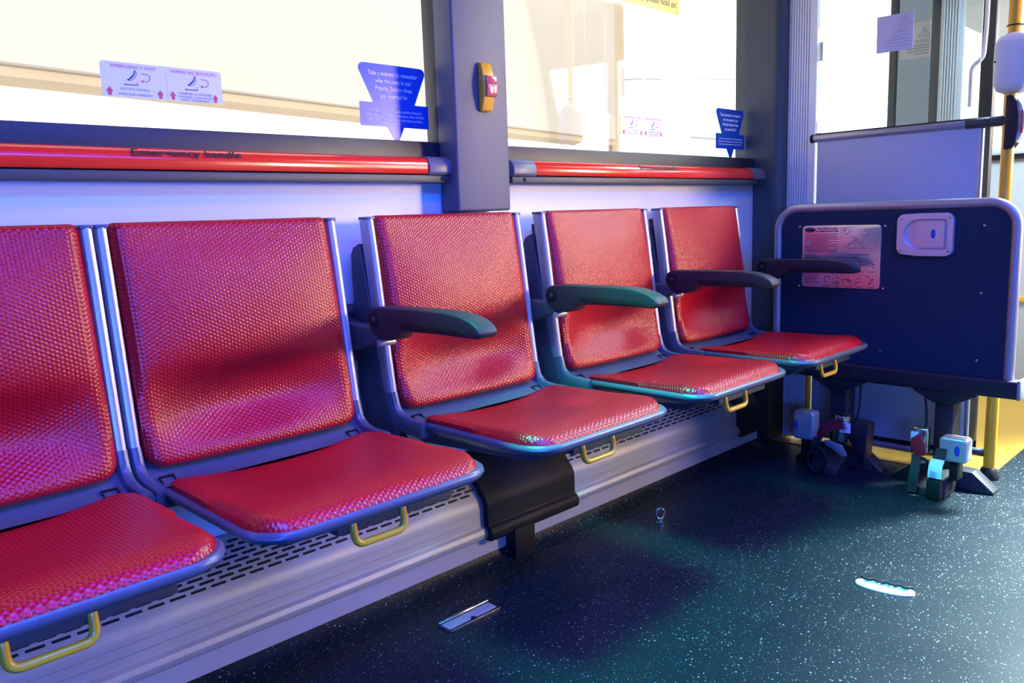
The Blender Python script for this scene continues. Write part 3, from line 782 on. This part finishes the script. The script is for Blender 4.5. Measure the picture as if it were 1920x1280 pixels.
F.text('FLOOR MOUNTED SECUREMENT', .160, .0985, .0058, 'CENTER', .070, .0001)
q = .154
while q < .225:
    d = rng.uniform(.004, .009); F.rect(q, q+d, .1085, .1105); q += d+.001
# main diagram: chair, wheel, straps
F.stroke([(.143, .134), (.180, .157)], .0010); F.stroke([(.143, .131), (.243, .130)], .0007)
F.stroke([(.170+.0105*math.cos(2*PI*k/20), .1375+.0105*math.sin(2*PI*k/20)) for k in range(20)], .0007, True)
F.stroke([(.168, .170), (.178, .158), (.192, .148), (.200, .134), (.214, .131)], .0009); F.stroke([(.176, .166), (.184, .162), (.188, .158)], .0016)
F.stroke([(.190, .146), (.205, .148), (.209, .134)], .0006); F.stroke([(.232, .152), (.243, .150), (.246, .135)], .0006)
F.stroke([(.212+.016*math.cos(2*PI*k/20), .183+.012*math.sin(2*PI*k/20)) for k in range(20)], .0005, True)
F.stroke([(.146+.013*math.cos(2*PI*k/20), .185+.013*math.sin(2*PI*k/20)) for k in range(20)], .0004, True)
for _ in range(16):
    a = rng.uniform(.137, .156); b = rng.uniform(.174, .195); F.stroke([(a, b), (a+rng.uniform(-.004, .004), b+rng.uniform(-.004, .004))], .0014)
for _ in range(6):
    a = rng.uniform(.202, .222); b = rng.uniform(.176, .19); F.stroke([(a, b), (a+rng.uniform(.002, .008), b+rng.uniform(-.004, .006))], .0009)
for i, cx in enumerate((.072, .108, .144, .180, .216)):      # two rows of small pictures
    for cyy in (.058, .008):
        F.stroke([(cx, cyy), (cx+.036, cyy), (cx+.036, cyy+.036), (cx, cyy+.036)], .0004, True)
        for _ in range(7):
            a = cx+rng.uniform(.007, .026); b = cyy+rng.uniform(.006, .029)
            F.stroke([(a, b), (a+rng.uniform(-.008, .008), b+rng.uniform(-.007, .007)), (a+rng.uniform(-.01, .01), b+rng.uniform(-.007, .007))], rng.uniform(.0007, .0022))
        F.rect(cx+.006, cx+.028, cyy-.0045, cyy-.003)
F.done('print', INK, pt_)
# pedestals
def pedestal(yc, side):
    p = MB(); p.prism([(yc-.089, .306), (yc+.089, .306), (yc+.089, .300), (yc+.030, .268), (yc-.030, .268), (yc-.089, .300)], 'x', XP-.022, XP+.05, .002)
    o = obj('pedestal', p, CHAN, t)
    q = MB(); q.box(XP-.010, XP+.062, yc-.027, yc+.027, .045, .275, .003)
    obj('post', q, CHAN, o)
    f = MB()
    f.prism([(yc-.145, 0), (yc-.145, .008), (yc-.085, .060), (yc+.085, .060), (yc+.150, .008), (yc+.150, 0)], 'x', XP-.002, XP+.055, .002)
    f.prism([(XP, 0), (XP, .062), (XP-.045, .062), (XP-.120, .022), (XP-.125, 0)], 'y', yc-.048, yc+.048, .003)
    ft = obj('foot', f, CHAN, o)
    for s in (-.120, .120):
        b = MB(); b.cyl((XP-.0045, yc+s, .0165), (XP-.001, yc+s, .0165), .005, None, 10); obj('bolt', b, BLACK, o)
    return o
pedestal(.800, 1); pl_ = pedestal(1.130, -1)
m = MB(); m.prism([(1.02, .165), (1.075, .168), (1.088, .115), (1.06, .065), (1.045, .06), (1.045, .03), (1.03, .03)], 'x', XP-.03, XP+.03, .002)
obj('guard_plate', m, CHAN, t)
for pts in ([(XP, 1.060, .308), (XP-.01, 1.057, .24), (XP-.02, 1.058, .19), (XP-.03, 1.075, .155)], [(XP, .864, .308), (XP-.008, .852, .25), (XP-.02, .846, .20), (XP-.03, .845, .17)]):
    m = MB(); m.tube(round_path(pts, .03, 5), .0035, 8); obj('release_cable', m, BLACK, t)
m = MB(); m.cyl((XP+.0, 1.118, .20), (XP+.0, 1.114, .285), .0045); obj('release_rod', m, SILVER, t)

# ------------------------------------------------------------------ tie-down retractors, straps
def retractor(yc, xc, z0, z1, label, tilt, w=.076):
    o = thing('tie_down_retractor', label, 'retractor', (xc, yc, z0), 'wheelchair tie-down retractors on the barrier feet')
    m = MB(); m.prism(rrect(yc-w/2, yc+w/2, z0, z1, .012), 'x', xc-.026, xc+.026, .007, 3)
    obj('housing', m, RETR, o, 50)
    m = MB(); m.ell((xc-.0262, yc-.012 if tilt < 0 else yc+.024, (z0+z1)/2), .0016, .0075, .0165); obj('blue_oval', m, OVAL, o)
    m = MB(); m.box(xc-.012, xc+.04, yc-.012, yc+.012, z0-.06 if z0 > .07 else .0, z0+.01, .003); obj('mount', m, BLACK, o)
    return o
ra = retractor(.742, 2.57, .112, .186, 'silver retractor with blue oval badge beside the yellow pole base', -1, .078)
rb = retractor(1.212, 2.58, .098, .196, 'greenish silver retractor box at the left foot of the barrier, under the last seat', 1, .072)
def strap(path, wdt, th, lat):
    m = MB(); m.sweep(round_path(path, .02, 4), [(-wdt/2, -th/2), (wdt/2, -th/2), (wdt/2, th/2), (-wdt/2, th/2)], lat); return m
def buckle(yc, xc, label, tall, lean):
    o = thing('strap_buckle', label, 'strap', (xc, yc, .10), 'red strapped tie-down buckles at the barrier feet')
    m = MB(); m.cyl((xc+.004, yc+.004, .112), (xc, yc-.006, tall), .024, None, 22, .003); obj('metal_barrel', m, CHROME, o, 40)
    m = strap([(xc-.027, yc-.02*lean, .178), (xc-.030, yc+.012*lean, .172), (xc-.032, yc+.040*lean, .155), (xc-.028, yc+.062*lean, .125), (xc-.012, yc+.070*lean, .098)], .036, .003, Vector((.0, .25*lean, .968)).normalized())
    obj('red_strap', m, WEB_RED, o, 50)
    m = MB(); m.box(xc-.0285, xc-.0262, yc-.026*lean-.016, yc-.026*lean+.020, .148, .182, .0008); lb = obj('tag_label', m, LAB, o)
    F = Flat((xc-.0286, yc-.026*lean+.018, .150), (0, -1, 0), (0, 0, 1), .0006); r2 = random.Random(5)
    for i in range(5): F.rect(.004+.003*(i % 2), .010+.004*(i % 3)+.008, .005+.0052*i, .0075+.0052*i)
    F.done('print', INKB, lb)
    m = MB(); m.prism([(yc+.05*lean, .108), (yc+.032*lean, .112), (yc-.012*lean, .102), (yc-.03*lean, .070), (yc-.012*lean, .062), (yc+.02*lean, .084), (yc+.042*lean, .092)], 'x', xc-.020, xc-.015, .001); obj('hook_plate', m, SILVER, o)
    ringp = [(xc-.064, yc+.052*lean+.030*math.cos(a), .052+.044*math.sin(a)) for a in [2*PI*i/28 for i in range(28)]]
    m = MB(); m.tube(ringp, .0052, 10, True); obj('hook_ring', m, BLACK, o, 60)
    m = strap([(xc-.024, yc+.066*lean, .115), (xc-.052, yc+.068*lean, .095), (xc-.066, yc+.062*lean, .07)], .026, .004, (0, 1, 0)); obj('black_web', m, WEB_BLK, o, 50)
    return o
buckle(1.090, 2.575, 'chrome buckle with long red strap and white tag at the left barrier foot', .202, 1)
o = thing('strap_buckle', 'small chrome buckle with folded red strap at the right barrier foot', 'strap', (2.575, .842, .08), 'red strapped tie-down buckles at the barrier feet')
xc, yc = 2.575, .843
m = MB(); m.box(xc-.018, xc+.022, yc-.024, yc+.024, .118, .200, .008, 3); obj('metal_barrel', m, CHROME, o, 40)
m = MB(); m.prism([(yc+.020, .165), (yc-.004, .184), (yc-.022, .150), (yc-.024, .118), (yc+.004, .108), (yc+.016, .135)], 'x', xc-.025, xc-.019, .0015); obj('red_strap', m, WEB_RED, o)
m = MB(); m.prism([(yc+.022, .186), (yc+.002, .186), (yc-.002, .178), (yc+.022, .158)], 'x', xc-.021, xc-.0185, .0004); obj('tag_label', m, LAB, o)
m = strap([(xc-.02, yc+.004, .115), (xc-.045, yc-.004, .09), (xc-.062, yc-.004, .055), (xc-.068, yc-.002, .010)], .026, .005, (0, 1, 0)); obj('black_web', m, WEB_BLK, o, 50)
ringp = [(xc-.02, yc-.010+.022*math.cos(a), .088+.020*math.sin(a)) for a in [2*PI*i/24 for i in range(24)]]
m = MB(); m.tube(ringp, .004, 8, True); obj('hook_ring', m, BLACK, o, 60)
o = thing('belt_buckle', 'black seat belt end with white printed tag hanging from the right retractor', 'strap', (2.54, .775, .0))
m = strap([(2.545, .772, .150), (2.535, .775, .125), (2.520, .778, .105), (2.512, .778, .075), (2.520, .778, .055)], .030, .006, (0, 1, 0)); obj('black_web', m, WEB_BLK, o, 50)
m = MB(); m.box(2.497, 2.522, .757, .797, .002, .062, .004, 2, None); obj('buckle_body', m, BLACK, o)
m = MB(); m.sweep([(2.5275, .776, .119), (2.513, .777, .104), (2.506, .777, .082), (2.506, .777, .066)], [(-.019, 0), (.019, 0), (.019, .001), (-.019, .001)], (0, 1, 0)); lb = obj('tag_label', m, LAB, o, 50)
F = Flat((2.5035, .794, .066), (0, -1, 0), (0, 0, 1), .0012)
for i in range(5): F.rect(.004, .020+.006*(i % 2), .003+.0042*i, .0042+.0042*i)
F.done('print', INKB, lb)

# ------------------------------------------------------------------ partition before the door
XQ = 2.82
t = thing('door_partition', 'grey and glass partition with silver rail behind the wheelchair barrier', 'partition', (XQ, 1.05, 0))
m = MB(); m.box(XQ-.008, XQ+.008, .790, 1.305, .075, 1.105, .003); obj('lower_panel', m, MODESTY, t)
m = MB(); m.cyl((XQ-.004, .826, 1.116), (XQ-.004, 1.322, 1.116), .0135, None, 18, .002); rl = obj('top_rail', m, SILVER, t, 50)
m = MB(); m.cyl((XQ-.004, 1.316, 1.116), (XQ-.004, 1.328, 1.116), .0150, None, 18, .002); obj('rail_cap', m, BLACK, rl)
m = MB(); m.cyl((XQ-.004, .765, 1.116), (XQ-.004, .830, 1.116), .0155, None, 18, .001); m.cyl((XQ-.004, .715, 1.116), (XQ-.004, .764, 1.116), .0155, None, 18, .001); obj('rail_coupling', m, DARK, rl, 50)
m = MB(); m.box(XQ-.003, XQ+.003, .800, 1.312, 1.128, 2.20); obj('glass_pane', m, GLASS2, t, 0)
m = MB(); m.box(XQ-.010, XQ+.010, .800, 1.312, 1.126, 1.132); obj('pane_seal', m, BLACK, t)
m = MB(); m.cyl((XQ, .79, .052), (XQ, 1.31, .052), .014, None, 14); obj('bottom_rail', m, SILVER, t, 50)
m = MB(); m.box(XQ-.012, XQ+.012, .79, 1.31, .068, .080); obj('bottom_seal', m, BLACK, t)
m = MB(); m.cyl((XQ-.006, 1.318, .0), (XQ-.006, 1.318, .275), .009, None, 14); obj('yellow_leg', m, YEL, t, 50)
m = MB(); m.box(XQ-.009, XQ+.009, .780, .791, .05, 1.10, .002); obj('edge_strip', m, SILVER, t)
m = MB(); m.box(XQ+.0, XQ+.018, 1.296, 1.31, 1.38, 1.44, .002); obj('glass_clip', m, RETR, t)
t = thing('caution_sheet', 'lilac paper caution sheet stuck on the partition glass, print showing through reversed', 'notice', (XQ-.004, 1.055, 1.37))
m = MB(); m.prism([(.998, 1.3686), (1.1115, 1.3704), (1.1122, 1.4846), (.998, 1.4839)], 'x', XQ-.0046, XQ-.0036); obj('sheet', m, PAPER, t, 0)
SH = mat('faint_grey_print', (.42, .40, .55), .6, 0, .05)
def caution(xx, ya, za, mm, par, sc_=1.):
    F = Flat((xx, ya, za), (0, -1, 0), (0, 0, 1), .0008)
    tri = [(.066*sc_, .078*sc_), (.105*sc_, .078*sc_), (.0855*sc_, .108*sc_)]
    F.stroke(tri, .0032*sc_, True); F.rect(.0845*sc_, .0868*sc_, .088*sc_, .100*sc_); F.rect(.0845*sc_, .0868*sc_, .083*sc_, .0855*sc_)
    # reversed lettering: the up axis stays, the right axis is mirrored
    G = Flat((xx, ya-.105*sc_, za), (0, 1, 0), (0, 0, 1), -.0008)
    G.text('Caution', 0, .056*sc_, .017*sc_, 'LEFT', .05*sc_)
    for i, L in enumerate((.055, .083, .078, .05)): F.rect((.105-L)*sc_, .105*sc_, (.044-.010*i)*sc_, (.0465-.010*i)*sc_)
    F.done('print', mm, par); G.done('lettering', mm, par)
caution(XQ-.0046, 1.1115, 1.370, SH, t)

# yellow pole
XY, YY = 2.82, .714
t = thing('grab_pole', 'yellow grab pole standing at the end of the partition by the door', 'pole', (XY, YY, 0))
m = MB(); m.cyl((XY, YY, .02), (XY, YY, 2.2), .0178, None, 24); obj('pole', m, YEL, t, 50)
m = MB(); m.lathe([(.031, 0), (.031, .006), (.024, .028), (.0195, .036), (.018, .037)], (XY, YY, 0)); obj('base_collar', m, BLACK, t, 50)
m = MB(); m.cyl((XY, YY+.005, .080), (XY, YY+.075, .080), .013, None, 14, .002); obj('rail_clamp', m, DARK, t)
t = thing('card_reader', 'pale grey rounded box mounted on the yellow pole near the top edge', 'card reader', (XY, YY, 1.19))
m = MB()
prf = [(.0, 1.192), (.02, 1.193), (.036, 1.202), (.043, 1.222), (.044, 1.28), (.043, 1.335), (.036, 1.358), (.022, 1.366), (.0, 1.367)]
tb = bmesh.new(); n = 32; rings = []
for r_, zz in prf:
    ring_ = []
    for k in range(n):
        a = 2*PI*k/n; ca, sa = math.cos(a), math.sin(a)
        ex = .55
        ring_.append(tb.verts.new((XY+.002+1.0*r_*math.copysign(abs(ca)**ex, ca), YY-.004+1.16*r_*math.copysign(abs(sa)**ex, sa), zz)))
    rings.append(ring_)
for a, b in zip(rings, rings[1:]):
    for k in range(n): tb.faces.new((a[k], a[(k+1) % n], b[(k+1) % n], b[k]))
bmesh.ops.remove_doubles(tb, verts=tb.verts[:], dist=.0002); bmesh.ops.recalc_face_normals(tb, faces=tb.faces[:]); m.add(tb); obj('housing', m, WBOX, t, 60)
m = MB(); m.ell((XY-.043, YY+.036, 1.285), .002, .003, .003); obj('indicator', m, BLACK, t)
m = MB(); m.tube([(XY+.019*math.cos(a)-.001, YY+.019*math.sin(a), 1.388) for a in [2*PI*i/20 for i in range(20)]], .002, 8, True); m.tube([(XY, YY-.018, 1.388), (XY-.005, YY-.05, 1.386), (XY, YY-.09, 1.392)], .002, 8); obj('cable_tie', m, BLACK, t)
t = thing('pole_stop_button', 'dark stop button box clamped on the yellow pole below the grey reader', 'stop button', (XY, YY-.02, 1.03))
pr = [(YY+.006, 1.030), (YY-.012, 1.030), (YY-.026, 1.05), (YY-.031, 1.085), (YY-.031, 1.125), (YY-.024, 1.165), (YY-.010, 1.187), (YY+.006, 1.187)]
m = MB(); m.prism(pr, 'x', XY-.026, XY+.026, .003); obj('housing', m, ARM, t)
m = MB(); m.prism([(YY-.022, 1.045), (YY-.034, 1.06), (YY-.044, 1.085), (YY-.044, 1.13), (YY-.034, 1.16), (YY-.022, 1.175)], 'x', XY-.018, XY+.022, .003); obj('face', m, WBOX, t)
m = MB(); m.box(XY-.0195, XY-.014, YY-.041, YY-.034, 1.075, 1.14, .001); obj('red_lens', m, STOPRED, t)

# ------------------------------------------------------------------ open glider doors
def door_leaf(n, x, y0, y1, label, with_handle):
    f = MB()
    f.box(x-.018, x+.018, y0, y0+.040, .03, 2.15, .004); f.box(x-.018, x+.018, y1-.03, y1, .03, 2.15, .004)
    f.box(x-.018, x+.018, y0, y1, .03, .075, .004); f.box(x-.018, x+.018, y0, y1, 2.1, 2.15, .004)
    o = struct('door_%d' % n, f, FRAME)
    obj('door_glass', MB().box(x-.004, x+.004, y0+.035, y1-.025, .07, 2.11), GLASS2 if with_handle else DGLASS, o, 0)
    if with_handle:
        hp = round_path([(x-.05, y0+.055, 1.18), (x-.05, y0+.055, 1.305), (x-.05, y0+.022, 1.325), (x-.05, y0+.018, 1.42), (x-.05, y0+.018, 1.75)], .025, 5)
        m = MB(); m.tube(hp, .0065, 10); obj('door_handle', m, WBOX, o, 60)
    else:
        m = MB()
        for k in range(6): m.box(x-.03, x-.018, y0-.012*k-.02, y0-.012*k-.012, .03, 2.15, .002)
        m.box(x-.022, x-.01, y0-.10, y0, .03, 2.15, .002)
        obj('ribbed_edge', m, ALU, o)
    return o
door_leaf(1, 2.985, .803, 1.44, '', True)
door_leaf(2, 4.12, 1.335, 1.56, '', False)
t = thing('caution_card', 'yellowish caution card on the door glass, partly behind the lilac sheet', 'notice', (2.979, 1.04, 1.363))
m = MB(); m.prism([(1.001, 1.363), (1.097, 1.3646), (1.097, 1.4786), (1.001, 1.4798)], 'x', 2.9796, 2.9806); obj('sheet', m, PAPERF, t, 0)
DP = mat('brown_grey_print', (.25, .21, .12), .6, 0, .05)
caution(2.9796, 1.097, 1.363, DP, t, .9)
# front bulkhead beyond the doorway
fb = MB(); fb.box(4.40, 4.44, .60, 1.30, -.06, 1.09, .004); struct('trim_12', fb, BULK)
struct('trim_9', MB().box(4.365, 4.44, .60, 1.30, 1.09, 1.125, .008), WBOX)
struct('trim_10', MB().box(4.385, 4.40, .60, 1.30, 1.068, 1.088, .002), FRAME)
struct('trim_11', MB().box(4.385, 4.40, .60, 1.30, .40, .425, .002), YEL)

# ------------------------------------------------------------------ outside
struct('ground', MB().box(-30, 40, 1.75, 40, -.42, -.36), CONC)
d = Vector((.9823, .1875, 0)).normalized(); nrm = Vector((-d.y, d.x, 0)); A0 = Vector((.963, 4.0, 0))
mt = Matrix(((d.x, nrm.x, 0, A0.x), (d.y, nrm.y, 0, A0.y), (0, 0, 1, 0), (0, 0, 0, 1)))
t = thing('cream_building', 'big cream clad building overhang seen through the left window', 'building', A0)
m = MB(); m.box(-9, 5.62, 0, .30, 1.592, 6, .01, 1, mt); obj('cladding', m, CREAM, t)
m = MB(); m.box(-9, 5.60, .02, .28, 1.545, 1.592, 0, 1, mt); obj('soffit', m, BROWN, t)
m = MB(); m.box(5.63, 5.92, .05, .35, -.36, 6, .01, 1, mt); obj('column', m, BROWN, t)
t = thing('white_building', 'overexposed white building outside the right window', 'building', (16, 11, -.36))
m = MB(); m.box(9, 24, 11, 15, -.36, 4.5); obj('wall', m, WHITEW, t)
m = MB(); m.box(8.6, 24.5, 10.6, 15.2, 4.5, 4.7); obj('roof', m, WHITEW, t)
m = MB(); m.box(9.2, 23.8, 10.97, 11.05, 1.2, 1.26); m.box(9.2, 23.8, 10.97, 11.05, 2.6, 2.64); obj('joint_strip', m, CABLE, t)
m = MB(); m.tube([(6.86, 5.31, 2.235), (7.22, 5.32, 2.281), (12.26, 8.0, 3.093), (19.44, 11.0, 4.168)], .009, 6)
obj('overhead_cable', m, CABLE, t, 60)
t = thing('bus_shelter', 'grey and white shelter outside the far doorway', 'shelter', (9, 3.2, -.36))
m = MB(); m.box(9, 12, 2.2, 3.0, 2.75, 2.95); obj('roof', m, GREYW, t)
for x_, y_ in ((9.2, 2.3), (11.8, 2.3), (9.2, 2.9), (11.8, 2.9)):
    m = MB(); m.box(x_-.05, x_+.05, y_-.05, y_+.05, -.36, 2.75); obj('post', m, WHITEW, t)
m = MB(); m.box(11.85, 11.9, 2.3, 2.9, .9, 1.5); obj('panel', m, GREYW, t)
